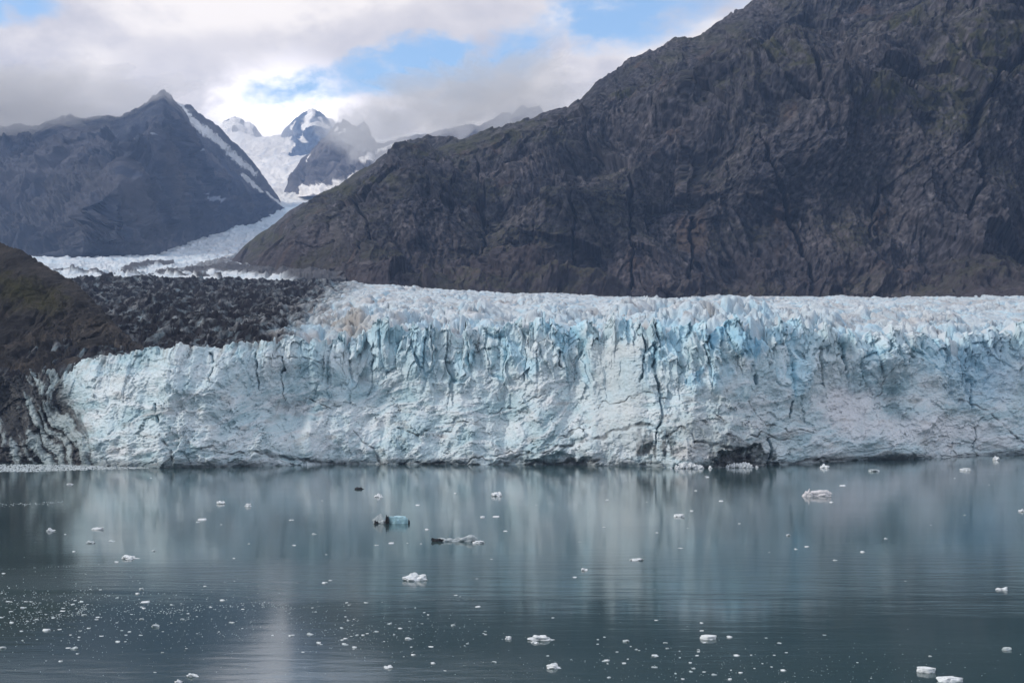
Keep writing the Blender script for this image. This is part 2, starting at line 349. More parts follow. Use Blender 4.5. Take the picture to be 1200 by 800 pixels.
YB = [(-300, 330), (60, 330), (100, 327), (200, 328), (350, 330), (430, 333), (500, 338), (600, 345), (700, 349), (800, 351), (900, 351), (1000, 350), (1100, 349), (1200, 347), (1500, 342)]
def build_top():
    nu = int(1500 * QUAL); nv = int(520 * QUAL)
    u = np.linspace(U0, U1, nu)[:, None]
    v = np.linspace(0, 1, nv)[None, :]
    Dr = waterD(u) + SETB + 1
    Db = 1560 + 0 * u
    D = Dr + (Db - Dr) * (.45 * v + .55 * v ** 2)
    t = (D - Dr) / (Db - Dr)
    zr = Z_(itp(u, RIM), Dr) - .8; zb = Z_(itp(u, YB), Db)
    left = 1 - sstep(330, 470, u)
    z = zr + (zb - zr) * ((1 - left) * t ** .93 + left * (.25 * t + .75 * t ** 1.1)) + 0 * D
    x = (u - CX) / F * D; y = D
    P = np.stack([x, y, z + 0 * x], -1)
    px, py = project(P)
    # moraine mask
    right = 345 + (402 - py) * 1.15 + 16 * fbm(px / 26, py / 9, px * 0, 4, 250)
    crest = 1 - sstep(.93, .985, t + .05 * gn3(x / 90, y / 90, x * 0, 251))
    mor = (1 - sstep(-55, 30, px - right)) 
    wx = x + 5 * fbm(x / 40, y / 40, x * 0, 3, 240); wy = y + 5 * fbm(x / 40, y / 40, x * 0 + 5, 3, 241)
    s1, e1, h1 = facets(wx / 15, wy / 22, 261, .8); s2, e2, h2 = facets(wx / 6.5, wy / 9, 262, 1.1); s3, e3, h3 = facets(wx / 3., wy / 4., 263, 1.2)
    rg = ridged(wx / 34, wy / 60, x * 0, 5, 264, .55)
    near = 1 - sstep(.0, .25, t)
    amp = (1 - mor) * (.75 + .7 * near) + mor * .7
    un = .35 + 1.1 * sstep(-.4, .6, fbm(x / 60, y / 80, x * 0, 3, 277)); amp = amp * (un * (1 - mor) + mor * .6)
    dz = amp * (s1 * 3.6 + s2 * 2.2 + s3 * 1.2 + (rg - .5) * 9) - amp * 4.5 * np.clip(1 - e1 / .22, 0, 1) - amp * 2 * np.clip(1 - e2 / .22, 0, 1)
    dz = 9.5 * np.tanh(dz / 9.5)
    dz += mor * 7 * fbm(x / 70, y / 50, x * 0, 4, 265) + 8 * fbm(x / 130, y / 150, x * 0, 3, 266) * (1 - mor * .5)
    dz = dz * (1 - mor) + mor * (s1 * .8 + s2 * 1.5 + s3 * 1.3 + (rg - .5) * 9 + 6 * fbm(x / 70, y / 50, x * 0, 4, 265))
    dz *= sstep(-.02, .05, t) * (1 - .45 * sstep(.1, .9, t) * (1 - mor))
    dz -= 15 * (1 - sstep(.0, .014, t)) + 3.0 * (1 - sstep(.0, .05, t))
    P[..., 2] += dz
    C = np.zeros(P.shape); C[:] = (.54, .61, .65)
    C = mixc(C, (.44, .43, .43), sstep(.0, .5, fbm(x / 70, y / 60, x * 0, 5, 270)) * .75)
    C = mixc(C, (.40, .50, .58), sstep(.0, .6, fbm(x / 16, y / 14, x * 0, 4, 276)) * .6)
    C = mixc(C, (.66, .70, .73), sstep(.1, .9, s2 + s1 * .5) * .5)
    C = mixc(C, (.42, .64, .78), near * sstep(-.3, .5, fbm(x / 25, y / 30, x * 0, 4, 271)) * .75)
    C = mixc(C, (.36, .60, .74), np.clip(1 - e1 / .2, 0, 1) * .6)
    gr = sstep(.1, .5, fbm(x / 14, y / 18, x * 0, 5, 272) * .8)
    C = mixc(C, (.27, .25, .25), gr * .55)
    dark = np.zeros(P.shape); dark[:] = (.015, .015, .019)
    dark = mixc(dark, (.036, .034, .038), sstep(.1, .8, fbm(x / 9, y / 25, x * 0, 5, 273)))
    dark = mixc(dark, (.20, .21, .225), sstep(.78, 1.05, s3 * .6 + s2 * .5 + .25 * gn3(x / 40, y / 50, x * 0, 274) + .45 * sstep(-140, 0, px - right)) * .8)
    mb = np.clip(mor + .45 * (mor > .03) * fbm(x / 7, y / 12, x * 0, 4, 275), 0, 1)
    C = C * (1 - mb[..., None]) + dark * mb[..., None]
    tan = np.clip(1 - ((px - 405) / 48) ** 2 - ((py - 383) / 12) ** 2, 0, 1)
    C = mixc(C, (.30, .25, .20), tan * .6)
    fm = (mor[:-1, :-1] > .5)
    o = grid_obj('ice_surface', P, C, M_TOPICE, mask=~fm); put_parent(o, glacier)
    o = grid_obj('moraine_band', P, C, M_MORAINE, mask=fm); put_parent(o, glacier)
    o['label'] = 'dark rock debris covering the ice behind the left part of the cliff'
build_top()

def yd(y):  # distance at which the valley floor shows at picture height y
    return np.interp(y, [160, 200, 235, 242, 262, 280, 300, 315, 332, 345, 356], [8300, 7200, 6300, 6000, 5000, 4300, 3400, 2400, 1560, 1560, 1560])

def build_upper():
    nu = int(620 * QUAL); nv = int(420 * QUAL)
    u = np.linspace(-120, 470, nu)[:, None]; py = np.linspace(334, 225, nv)[None, :]
    D = yd(py) + 0 * u
    x = X_(u, D); z = Z_(py, D) + 0 * u
    # the near hollow drops out of sight behind the moraine
    z = z - 10 * sstep(328, 336, py)
    wx = x + 10 * fbm(x / 90, D / 90, x * 0, 3, 280); wy = D + 10 * fbm(x / 90, D / 90, x * 0 + 4, 3, 281)
    s1, e1, h1 = facets(wx / 26, wy / 45, 282, .9); s2, e2, h2 = facets(wx / 12, wy / 20, 283, 1.1); rg = ridged(wx / 90, wy / 140, x * 0, 5, 284, .55)
    dz = s1 * 4 + s2 * 2.5 + (rg - .5) * 14
    z = z + dz
    P = np.stack([x, D, z], -1); px = u + 0 * py; pyy = py + 0 * u
    C = np.zeros(P.shape); C[:] = (.58, .66, .72)
    C = mixc(C, (.75, .76, .77), sstep(.0, .8, s1 + s2) * .6)
    C = mixc(C, (.40, .54, .64), sstep(.1, .7, fbm(x / 60, D / 120, x * 0, 5, 285)) * .6)
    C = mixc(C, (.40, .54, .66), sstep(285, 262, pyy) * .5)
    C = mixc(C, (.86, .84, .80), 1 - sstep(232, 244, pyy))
    # medial moraines
    def band(poly, w0, w1, k):
        wob = 3 * fbm(px / 20, pyy / 6, px * 0, 4, k)
        d, t = seg_dist(px + wob, (pyy + wob * .35) * 3, [(a, b * 3) for a, b in poly]); w = w0 + (w1 - w0) * t
        return sstep(1.0, .55, d / (w * 3))
    mb = np.maximum.reduce([band([(150, 318), (175, 312), (200, 311)], 3.5, 1.5, 290), band([(185, 325), (240, 319), (270, 316), (300, 320), (370, 330)], 1.6, 6, 291), band([(260, 318), (300, 322), (345, 324), (430, 336)], 4, 6, 292), band([(150, 327), (215, 320), (250, 312), (290, 300)], .8, 3.5, 293) * .75, band([(60, 322), (150, 323), (260, 330)], .4, .6, 294)])
    br = sstep(.15, .6, fbm(px / 14, pyy / 2.2, px * 0, 4, 295) + .15) * sstep(215, 280, px) * sstep(325, 305, pyy) * sstep(285, 300, pyy)
    C = mixc(C, (.22, .19, .18), br * .8)
    C = mixc(C, (.035, .034, .04), np.clip(mb, 0, 1) * .95)
    P[..., 2] += mb * 6
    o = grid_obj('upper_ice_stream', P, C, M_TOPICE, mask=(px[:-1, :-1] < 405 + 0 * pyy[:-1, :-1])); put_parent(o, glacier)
build_upper()

# ============================================================ MOUNTAINS
RR = [(255, 322), (262, 314), (268, 309), (276, 300), (285, 290), (300, 276), (322, 262), (340, 246), (370, 229), (400, 215), (430, 194), (460, 175), (480, 163), (500, 158), (525, 155), (545, 158), (575, 153), (600, 145), (620, 138), (650, 128), (665, 128), (680, 116), (700, 96), (720, 81), (745, 67), (755, 61), (770, 57), (790, 46), (800, 42), (808, 44), (820, 42), (835, 31), (850, 18), (870, 8), (890, -4), (950, -40), (1050, -80), (1200, -110), (1350, -90), (1550, -60)]
RB = [(255, 330), (300, 330), (350, 336), (430, 345), (600, 358), (800, 364), (1200, 362), (1550, 356)]
RBD = [(255, 2750), (300, 2250), (350, 1820), (430, 1575), (600, 1590), (800, 1560), (1200, 1500), (1550, 1450)]
RTD = [(255, 2800), (300, 2800), (350, 2750), (430, 2600), (600, 2450), (800, 2450), (1200, 2500), (1550, 2400)]
def build_right():
    nu = int(1300 * QUAL); nv = int(640 * QUAL)
    u = np.linspace(256, 1420, nu)[:, None]
    v = np.concatenate([np.linspace(0, 1, nv), 1 + np.linspace(.02, .5, 24)])[None, :]
    vf = np.clip(v, 0, 1)
    wy_ = itp(u, RR)
    yb = itp(u, RB); Db = itp(u, RBD); Dt = itp(u, RTD)
    zb = Z_(yb, Db); zt = Z_(wy_, Dt)
    # a stepped profile: steep wall, bench, steep wall
    ben = .10 * sstep(330, 500, u)
    prof = vf + ben * np.sin(vf * math.pi * 2 * 1.5) * (1 - vf) * 1.3
    D = Db + (Dt - Db) * np.clip(prof, 0, 1.05) ** 1.05
    z = zb + (zt - zb) * vf
    bk = np.clip(v - 1, 0, 1)
    D = D + bk * 900; z = z - bk * 420
    # keep the sheet on its sight line so the ridge stays where the photograph has it
    x = (u - CX) / F * D
    P = np.stack([x, D + 0 * u, z + 0 * D], -1)
    px, py = project(P)
    n = normals(P); 
    if n[nu // 2, nv // 3, 1] > 0: n = -n
    n = n * .4 + np.array((0., -.6, .06)); n /= np.linalg.norm(n, axis=-1, keepdims=True)
    x, y, z = P[..., 0], P[..., 1], P[..., 2]
    wx = x + 40 * fbm(x / 260, y / 260, z / 260, 3, 300); wz = z + 40 * fbm(x / 260, y / 260, z / 260 + 7, 3, 301)
    damp = .07 + .93 * sstep(1.0, .76, v) * sstep(0, .06, vf); damp = damp * (.25 + .75 * sstep(270, 520, u))
    big = 95 * fbm(wx / 300, y / 400, wz / 420, 4, 302, .5)
    gul = ridged((wx + wz * .45) / 170, y / 300, wz / 380, 5, 303, .55)
    g2 = ridged((wx + wz * .25) / 48, y / 120, wz / 130, 5, 304, .58)
    f1, e1, h1 = facets((wx + .2 * wz) / 30, wz / 46, 305, 1.1); f2, e2, h2 = facets((wx - .25 * wz) / 13, wz / 20, 306, 1.2)
    f3, e3, h3 = facets((wx) / 5.5, wz / 7.5, 307, 1.2)
    strata = ridged((wx * .3 + wz) / 22 + 1.5 * gn3(wx / 90, wz / 90, x * 0, 310), (wx - wz * .3) / 160, x * 0, 4, 308)
    fn = fbm(x / 9, y / 9, z / 12, 5, 311, .65)
    g3 = ridged((wx - wz * .15) / 17, y / 50, wz / 60, 4, 312, .6)
    f0, e0, h0 = facets((wx + .35 * wz) / 95, (wz - .2 * wx) / 120, 313, 1.1)
    d = big + f0 * 22 + (gul - .45) * 26 + (g2 - .5) * 7 + (g3 - .5) * 3 + f1 * 10 + f2 * 4.6 + f3 * 1.7 + (strata - .5) * 5 + fn * 2.4
    # clefts seen in the wall
    marks = [([(893, 140), (905, 165), (915, 195), (928, 225), (945, 262), (960, 300)], 2.2, 4.5), ([(1195, 72), (1170, 95), (1145, 135), (1135, 165), (1143, 210), (1135, 260)], 5, 4), ([(1137, 0), (1136, 50)], 2.5, 2.5), ([(670, 230), (672, 300)], 2.5, 1.5), ([(560, 190), (565, 260), (560, 330)], 3, 2),
             ([(735, 180), (742, 260), (738, 320)], 3, 2), ([(425, 215), (428, 300)], 2.5, 2.), ([(820, 230), (812, 300)], 4, 3), ([(1040, 200), (1030, 260)], 3, 2), ([(940, 60), (960, 100)], 4, 3)]
    cut = np.zeros(px.shape)
    for i, (pl, w0, w1) in enumerate(marks):
        c, t = worn_cracks(px, py, pl, w0, w1, 7, 320 + i); cut = np.maximum(cut, c)
    d -= cut * 26
    P = P + n * (d * damp)[..., None]
    # ridge roughness
    rough = sstep(.9, 1.0, v) * (7 * fbm(x / 70, y / 70, x * 0, 5, 330, .55) + 2 * f2 + 1.0 * f3)
    P[..., 2] += rough * (.4 + .6 * sstep(300, 520, u))
    # colour of the rock, with shade painted into the clefts
    C = np.zeros(P.shape); C[:] = (.062, .061, .068)
    tone = fbm(wx / 120, y / 120, wz / 120, 5, 340, .6)
    C = mixc(C, (.105, .098, .10), sstep(-.1, .7, tone) * .9)
    C = mixc(C, (.034, .034, .040), sstep(.0, .7, -tone) * .7)
    C = mixc(C, (.16, .155, .155), sstep(.35, .9, fbm(wx / 16, y / 60, wz / 45, 5, 341, .65)) * .6)
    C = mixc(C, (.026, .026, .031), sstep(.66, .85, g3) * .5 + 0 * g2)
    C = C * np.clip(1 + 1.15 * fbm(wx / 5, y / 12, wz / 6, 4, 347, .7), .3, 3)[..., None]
    C = mixc(C, (.17, .16, .15), sstep(.5, .95, f2 * .6 + .5 * fbm(wx / 40, wz / 40, x * 0, 4, 343)) * .55)
    low = sstep(250, 330, py + 25 * fbm(px / 60, py / 60, px * 0, 4, 342))
    C = mixc(C, (.078, .062, .060), low * .55)
    # moss and heath on the ledges
    nz = normals(P); nz = nz if nz[nu // 2, nv // 3, 1] < 0 else -nz
    flat = sstep(.25, .8, nz[..., 2])
    veg = flat * sstep(-.25, .45, fbm(x / 130, y / 130, z / 80, 4, 344)) 
    def blob(cx, cy, rx, ry, p=1.0):
        return np.clip(1 - ((px - cx) / rx) ** 2 - ((py - cy) / ry) ** 2, 0, 1) ** p
    br = sstep(-.25, .5, fbm(px / 14, py / 7, px * 0, 5, 345))
    gb = np.maximum.reduce([blob(1075, 110, 90, 17, .5), blob(900, 92, 80, 7, .5), blob(1150, 75, 70, 28, .6), blob(760, 115, 50, 8, .6), blob(560, 172, 110, 10, .5), blob(420, 225, 60, 12, .5) * .8, blob(1060, 30, 30, 20), blob(640, 145, 60, 7, .6), blob(1125, 140, 40, 30, .7) * .8, blob(500, 200, 60, 6), blob(320, 285, 40, 16, .6) * .6])
    C = mixc(C, (.062, .064, .028), np.clip(veg * .6 + gb * br * 1.2, 0, .92))
    rust = sstep(.45, .8, fbm(x / 60, y / 60, z / 200, 4, 346))
    C = mixc(C, (.12, .085, .065), rust * .5)
    C = mixc(C, (.018, .018, .02), cut * .6)  # shade of the carved clefts put into the colour
    C = C * np.array((.76, .74, .77))
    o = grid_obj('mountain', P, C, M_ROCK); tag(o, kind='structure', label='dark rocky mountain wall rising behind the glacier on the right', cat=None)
build_right()

def generic_mtn(name, ridge, base, dbase, dtop, u0, u1, nu, nv, seed, colour_fn, amps, spur=None, label=None, mat=M_FARROCK, back=500):
    nu = int(nu * QUAL); nv = int(nv * QUAL)
    u = np.linspace(u0, u1, nu)[:, None]
    v = np.concatenate([np.linspace(0, 1, nv), 1 + np.linspace(.03, .6, 14)])[None, :]
    vf = np.clip(v, 0, 1)
    yr = itp(u, ridge); yb = np.maximum(itp(u, base), yr + 1)
    Db = itp(u, dbase); Dt = itp(u, dtop)
    bk = np.clip(v - 1, 0, 1)
    D = Db + (Dt - Db) * vf + bk * back
    z = Z_(yb, Db) + (Z_(yr, Dt) - Z_(yb, Db)) * vf - bk * back * .6
    py0 = yb + (yr - yb) * vf
    if spur is not None: D = D - spur(u + 0 * v, py0) * np.sin(np.clip(vf, 0, 1) * math.pi) ** .5
    x = (u - CX) / F * D
    z = np.where(v <= 1, Z_(HY - (z - H) / (Db + (Dt - Db) * vf) * F, D), z)   # stay on the sight line after the spur moved it
    P = np.stack([x, D, z], -1)
    n = normals(P)
    if n[nu // 2, nv // 3, 1] > 0: n = -n
    px, py = project(P)
    x, y, z = P[..., 0], P[..., 1], P[..., 2]
    A, S = amps
    wx = x + S * .3 * fbm(x / S, y / S, z / S, 3, seed); wz = z + S * .3 * fbm(x / S, y / S, z / S + 5, 3, seed + 1)
    damp = (.04 + .96 * sstep(1.0, .66, v) * sstep(0, .1, vf)) * sstep(0, 40, yb - yr)
    g1 = ridged(wx / S, y / S / 1.5, wz / S / 1.4, 6, seed + 2, .55)
    g2 = ridged((wx + wz * .4) / S * 3.3, y / S * 2, wz / S * 1.6, 5, seed + 3, .6)
    f2 = facets(wx / S * 9, wz / S * 7, seed + 4, 1.2)[0]
    P = P + n * (damp * A * ((g1 - .5) * 2.2 + (g2 - .5) * 1.1 + f2 * .25))[..., None]
    P[..., 2] += sstep(.88, 1, v) * A * .26 * fbm(x / S * 8, y / S * 8, x * 0, 5, seed + 6, .65)
    C = colour_fn(px, py, x, y, z, g1, g2, P)
    o = grid_obj(name, P, C, mat); tag(o, kind='structure', label=label)
    return o

# ---- left pyramid mountain
LR = [(-260, 160), (-100, 150), (0, 148), (20, 146), (40, 150), (60, 140), (80, 137), (100, 140), (120, 136), (140, 138), (150, 135), (160, 130), (176, 117), (186, 109.5), (191, 104), (196, 109.5), (203, 116.5), (212, 125), (219, 136), (226, 149), (236, 168), (242, 178), (262, 194), (280, 206), (305, 227), (331, 242), (345, 256)]
LB = [(-260, 312), (0, 309), (40, 307), (180, 305), (200, 292), (240, 280), (290, 270), (331, 262), (345, 262)]
LBD = [(-260, 3300), (0, 3350), (180, 3400), (200, 3700), (240, 4400), (290, 4950), (331, 5900), (345, 6000)]
LTD = [(-260, 4900), (0, 5000), (188, 4800), (240, 5100), (280, 5400), (331, 6000), (345, 6100)]
def left_spur(px, py):
    xs = np.interp(py, [107, 150, 190, 215, 250, 300], [188, 168, 152, 150, 128, 96])
    d = px - xs
    t = np.where(d < 0, np.clip(1 + d / 120, 0, 1), np.clip(1 - d / 95, 0, 1))
    return 640 * t * sstep(105, 150, py)
def left_col(px, py, x, y, z, g1, g2, P):
    C = np.zeros(P.shape); C[:] = (.060, .066, .082)
    t = fbm(x / 260, y / 260, z / 260, 5, 401, .6)
    C = mixc(C, (.122, .108, .102), sstep(-.1, .5, t + .5 * sstep(175, 90, px)) * .85)  # browner and lighter to the left: the sunlit side painted into the colour
    C = mixc(C, (.035, .038, .045), sstep(.1, .6, -t) * .6)
    lowt = sstep(190, 290, py + 30 * t)
    C = mixc(C, (.062, .060, .056), lowt * .5)
    st = sstep(.45, .75, fbm((x + z) / 60, y / 200, (z - x) / 190, 4, 402, .6))
    C = mixc(C, (.17, .155, .14), st * .4)
    C = mixc(C, (.030, .033, .040), sstep(.6, .85, g2) * .4)
    for (a, b, c, dd, w) in ((166, 160, 182, 170, 1.5), (243, 228, 257, 237, 2.0), (215, 170, 235, 184, 1.2), (229, 168, 233, 170, 1.)):
        q, _ = seg_dist(px, py, [(a, b), (c, dd)]); C = mixc(C, (.42, .44, .46), sstep(w, w * .4, q + .8 * gn3(px / 3, py / 3, px * 0, 403)) * .7)
    return C * np.array((.84, .92, 1.10))
generic_mtn('mountain', LR, LB, LBD, LTD, -180, 345, 900, 520, 400, left_col, (52, 330), left_spur, 'dark blue grey pyramid mountain left of the snow valley')

# ---- second ridge behind it with the hanging glacier streak
BR = [(196, 118), (205, 119), (212, 121), (222, 123), (232, 132), (242, 138), (255, 147), (267, 160), (276, 168), (285, 176), (296, 190), (305, 201), (320, 222), (331, 238), (340, 246)]
BB = [(196, 255), (340, 262)]
def br_col(px, py, x, y, z, g1, g2, P):
    C = np.zeros(P.shape); C[:] = (.075, .072, .078)
    C = mixc(C, (.12, .11, .11), sstep(0, .6, fbm(x / 200, y / 200, z / 200, 4, 411)) * .8)
    wob = 2.2 * fbm(px / 9, py / 9, px * 0, 4, 412)
    q, t = seg_dist(px + wob, py + wob, [(208, 122), (218, 137), (226, 145), (240, 153), (252, 163), (270, 178), (283, 191), (298, 204)])
    q = q + 2.6 * fbm(px / 4, py / 4, px * 0, 4, 413, .65); C = mixc(C, (.66, .67, .68), sstep(6.8, 4.6, q + 4 * np.clip(t - .3, 0, 1)) * .95); C = mixc(C, (.14, .13, .14), sstep(.25, .5, fbm(px / 5, py / 9, px * 0, 4, 414)) * .5)
    q, t = seg_dist(px + wob, py + wob, [(283, 208), (293, 216), (303, 226)]); C = mixc(C, (.74, .74, .74), sstep(4.2, 2., q))
    q, t = seg_dist(px + wob, py + wob, [(312, 226), (326, 240)]); C = mixc(C, (.7, .7, .7), sstep(2.2, 1., q))
    return C
generic_mtn('mountain', BR, BB, [(196, 5600), (340, 6150)], [(196, 5900), (280, 6000), (340, 6250)], 196, 340, 330, 300, 410, br_col, (22, 300), None, 'ridge with a long snow streak behind the pyramid mountain')

# ---- snow valley
def build_snow():
    nu, nv = int(420 * QUAL), int(330 * QUAL)
    u = np.linspace(215, 520, nu)[:, None]; py = np.linspace(256, 158, nv)[None, :]
    # rises in icefall steps towards the right as well
    D = np.interp(py, [158, 200, 240, 256], [8800, 7700, 6600, 6150]) + 0 * u
    D = D - 900 * sstep(350, 470, u) 
    x = X_(u, D); z = Z_(py, D)
    n1 = fbm(x / 300, D / 300, x * 0, 5, 420, .55); r1 = ridged(x / 120, D / 220, x * 0, 5, 421)
    z = z + 34 * n1 + 22 * (r1 - .5)
    P = np.stack([x, D, z], -1); px, pyy = project(P)
    C = np.zeros(P.shape); C[:] = (.92, .885, .84)
    C = mixc(C, (.62, .66, .72), sstep(.62, .9, r1) * .55)
    C = mixc(C, (.55, .50, .47), sstep(.2, .5, fbm(px / 5, pyy / 8, px * 0, 4, 422)) * sstep(200, 240, pyy) * .5)
    o = grid_obj('snowfield', P, C, M_SNOW); tag(o, kind='structure', label='sunlit snow filling the high valley between the mountains')
build_snow()

def snow_on(C, m): return mixc(C, (.92, .89, .86), np.clip(m, 0, 1))
# ---- far white summit (left one)
def c1(px, py, x, y, z, g1, g2, P):
    C = np.zeros(P.shape); C[:] = (.10, .11, .14)
    m = sstep(.25, -.1, fbm(px / 9, py / 9, px * 0, 4, 431) + .018 * (px - 292))
    return snow_on(C, m)
generic_mtn('mountain', [(236, 172), (250, 156), (262, 142), (268, 139), (276, 136), (283, 139), (287, 143), (293, 143), (298, 147), (304, 155), (316, 170)], [(236, 190), (316, 190)], [(236, 8600), (316, 8600)], [(236, 9100), (316, 9100)], 236, 316, 220, 160, 430, c1, (30, 300), None, 'snowy summit half hidden by mist above the snow valley')
# ---- far pointed peak
def c2(px, py, x, y, z, g1, g2, P):
    C = np.zeros(P.shape); C[:] = (.12, .16, .24)
    wob = 2.0 * fbm(px / 6, py / 6, px * 0, 4, 441)
    m = np.zeros(px.shape)
    for pl, w in (([(366, 128), (361, 140), (357, 150)], 4.2), ([(360, 148), (372, 147), (384, 150)], 3.4), ([(353, 158), (357, 167)], 2.4), ([(334, 168), (345, 172)], 3.2), ([(384, 136), (392, 145)], 3.0), ([(374, 138), (380, 150)], 1.6), ([(346, 143), (340, 150)], 1.2)):
        q, _ = seg_dist(px + wob, py + wob * .7, pl); m = np.maximum(m, sstep(w * 1.35, w * .6, q))
    return snow_on(C, m)
generic_mtn('mountain', [(304, 190), (316, 176), (326, 163), (334, 150), (345, 140), (356, 132), (366, 126.5), (374, 131), (382, 137), (390, 140), (396, 148), (410, 160), (440, 175)], [(304, 192), (350, 190), (440, 190)], [(304, 8200), (440, 8200)], [(304, 8800), (440, 8800)], 304, 440, 300, 200, 440, c2, (32, 320), lambda px, py: 260 * np.clip(1 - np.abs(px - 366 - (py - 127) * .25) / 40, 0, 1), 'pointed blue and white peak at the far end of the valley')
# ---- rocky ridge right of the snow valley
def c3(px, py, x, y, z, g1, g2, P):
    C = np.zeros(P.shape); C[:] = (.13, .125, .14)
    C = mixc(C, (.20, .185, .185), sstep(.5, .8, g2) * .7)
    C = mixc(C, (.07, .07, .085), sstep(.0, .5, fbm(x / 100, y / 100, z / 240, 4, 451)) * .6)
    wob = 2.0 * fbm(px / 8, py / 8, px * 0, 4, 452)
    m = np.zeros(px.shape)
    for pl, w in (([(340, 232), (375, 222), (400, 213), (420, 203)], 4.6), ([(428, 190), (448, 178), (466, 172)], 5.), ([(396, 150), (394, 155)], 1.6), ([(404, 151), (398, 158)], 1.4), ([(360, 190), (364, 182)], 1.), ([(318, 178), (324, 180)], 1)):
        q, _ = seg_dist(px + wob, py + wob * .7, pl); m = np.maximum(m, sstep(w, w * .6, q))
    return snow_on(C, m)
generic_mtn('mountain', [(333, 224), (338, 214), (344, 200), (352, 188), (362, 180), (372, 168), (385, 155), (394, 146), (402, 140), (410, 145), (418, 148), (426, 143), (432, 148), (438, 168), (450, 168), (462, 164), (476, 160), (500, 158), (520, 152), (545, 146), (562, 147), (578, 138), (590, 131), (600, 134), (612, 122), (620, 127), (632, 124), (645, 138), (700, 160)], [(333, 232), (360, 230), (420, 226), (700, 230)], [(333, 6500), (400, 6000), (460, 5700), (700, 5400)], [(333, 6700), (400, 6900), (460, 6500), (700, 6400)], 333, 700, 520, 260, 450, c3, (34, 260), None, 'grey rocky ridge right of the snow valley with its top in cloud')

# ---- near hill at the left edge
HR = [(-320, 150), (-150, 215), (-60, 262), (0, 285), (20, 291), (40, 302), (55, 312), (72, 322), (90, 332), (103, 345), (115, 358), (128, 372), (142, 386), (156, 398), (172, 408)]
HB = [(-320, 460), (0, 452), (62, 442), (130, 428), (172, 420)]
def hcol(px, py, x, y, z, g1, g2, P):
    C = np.zeros(P.shape); C[:] = (.050, .046, .045)
    t = fbm(x / 25, y / 25, z / 25, 5, 461, .6)
    C = mixc(C, (.105, .090, .080), sstep(.0, .7, t) * .8)
    C = mixc(C, (.024, .023, .025), sstep(.0, .6, -t) * .7)
    d, _ = seg_dist(px, py, [(-80, 330), (0, 338), (30, 347), (62, 357)])
    g = sstep(26, 6, d + 14 * fbm(px / 16, py / 10, px * 0, 4, 462)) * sstep(-.5, .2, t + .2)
    C = mixc(C, (.052, .050, .018), g * .85)
    b = sstep(.35, .6, fbm(px / 6, py / 4, px * 0, 4, 463)) * sstep(40, 110, px) * sstep(350, 372, py)
    C = mixc(C, (.17, .16, .15), b * .6)
    return C * .62
def hill_spur(px, py): return 40 * np.clip(1 - np.abs(px - 60 - (py - 320) * .9) / 90, 0, 1)
hill = generic_mtn('hill', HR, HB, [(-320, 690), (0, 692), (172, 665)], [(-320, 860), (0, 860), (90, 800), (172, 690)], -250, 172, 620, 330, 460, hcol, (4.5, 60), None, 'dark bare hillside with a patch of moss at the left edge', M_HILL, back=180)

# ============================================================ WATER
def build_water():
    m, nt, b = new_mat('fjord_water'); N = NB(nt)
    geo = N.node('ShaderNodeNewGeometry'); pos = geo.outputs['Position']
    n_big = N.noise(N.scale(pos, 1 / 260, 1 / 60, 1), 1, 3, .5)
    b.inputs['Base Color'].default_value = (.022, .040, .044, 1)
    N.put(b.inputs['Base Color'], N.mix(N.mr(n_big, .35, .65), (.030, .060, .064, 1), (.040, .078, .082, 1)))
    b.inputs['IOR'].default_value = 1.333; b.inputs['Specular IOR Level'].default_value = .5
    # calm and ruffled patches
    calm = N.noise(N.scale(pos, 1 / 190, 1 / 34, 1), 1, 4, .6, .4)
    sep = N.node('ShaderNodeSeparateXYZ'); N.put(sep.inputs[0], pos)
    dist = sep.outputs[1]
    bandr = N.m('MULTIPLY', N.mr(dist, 150, 205), N.m('SUBTRACT', 1.0, N.mr(dist, 235, 300)))
    ruf = N.m('MULTIPLY', N.mr(calm, .40, .62), N.m('ADD', .25, N.m('MULTIPLY', bandr, .75)))
    rgh = N.m('ADD', .085, N.m('MULTIPLY', ruf, .05)); N.put(b.inputs['Roughness'], rgh)
    w1 = N.noise(N.scale(pos, 1 / 1.6, 1 / .7, 1), 1, 4, .6)
    w2 = N.noise(N.scale(pos, 1 / 8., 1 / 3., 1), 1, 3, .5)
    w3 = N.noise(N.scale(pos, 1 / 40., 1 / 14., 1), 1, 2, .5)
    h = N.m('ADD', N.m('ADD', N.m('MULTIPLY', w1, N.m('ADD', .0015, N.m('MULTIPLY', ruf, .012))), N.m('MULTIPLY', w2, N.m('ADD', N.m('ADD', .007, N.m('MULTIPLY', N.m('SUBTRACT', 1.0, N.mr(dist, 165, 260)), .016)), N.m('MULTIPLY', ruf, .035)))), N.m('MULTIPLY', w3, .02))
    # a few long thin wave trains crossing the calm water
    bp = N.node('ShaderNodeBump'); bp.inputs['Strength'].default_value = 1; bp.inputs['Distance'].default_value = 1
    N.put(bp.inputs['Height'], h); N.put(b.inputs['Normal'], bp.outputs[0])
    me = bpy.data.meshes.new('water')
    s = 11400
    me.from_pydata([(-s, -2500, 0), (s, -2500, 0), (s, s, 0), (-s, s, 0)], [], [(0, 1, 2, 3)]); me.materials.append(m)
    o = bpy.data.objects.new('water', me); COL.objects.link(o); tag(o, kind='structure')
build_water()

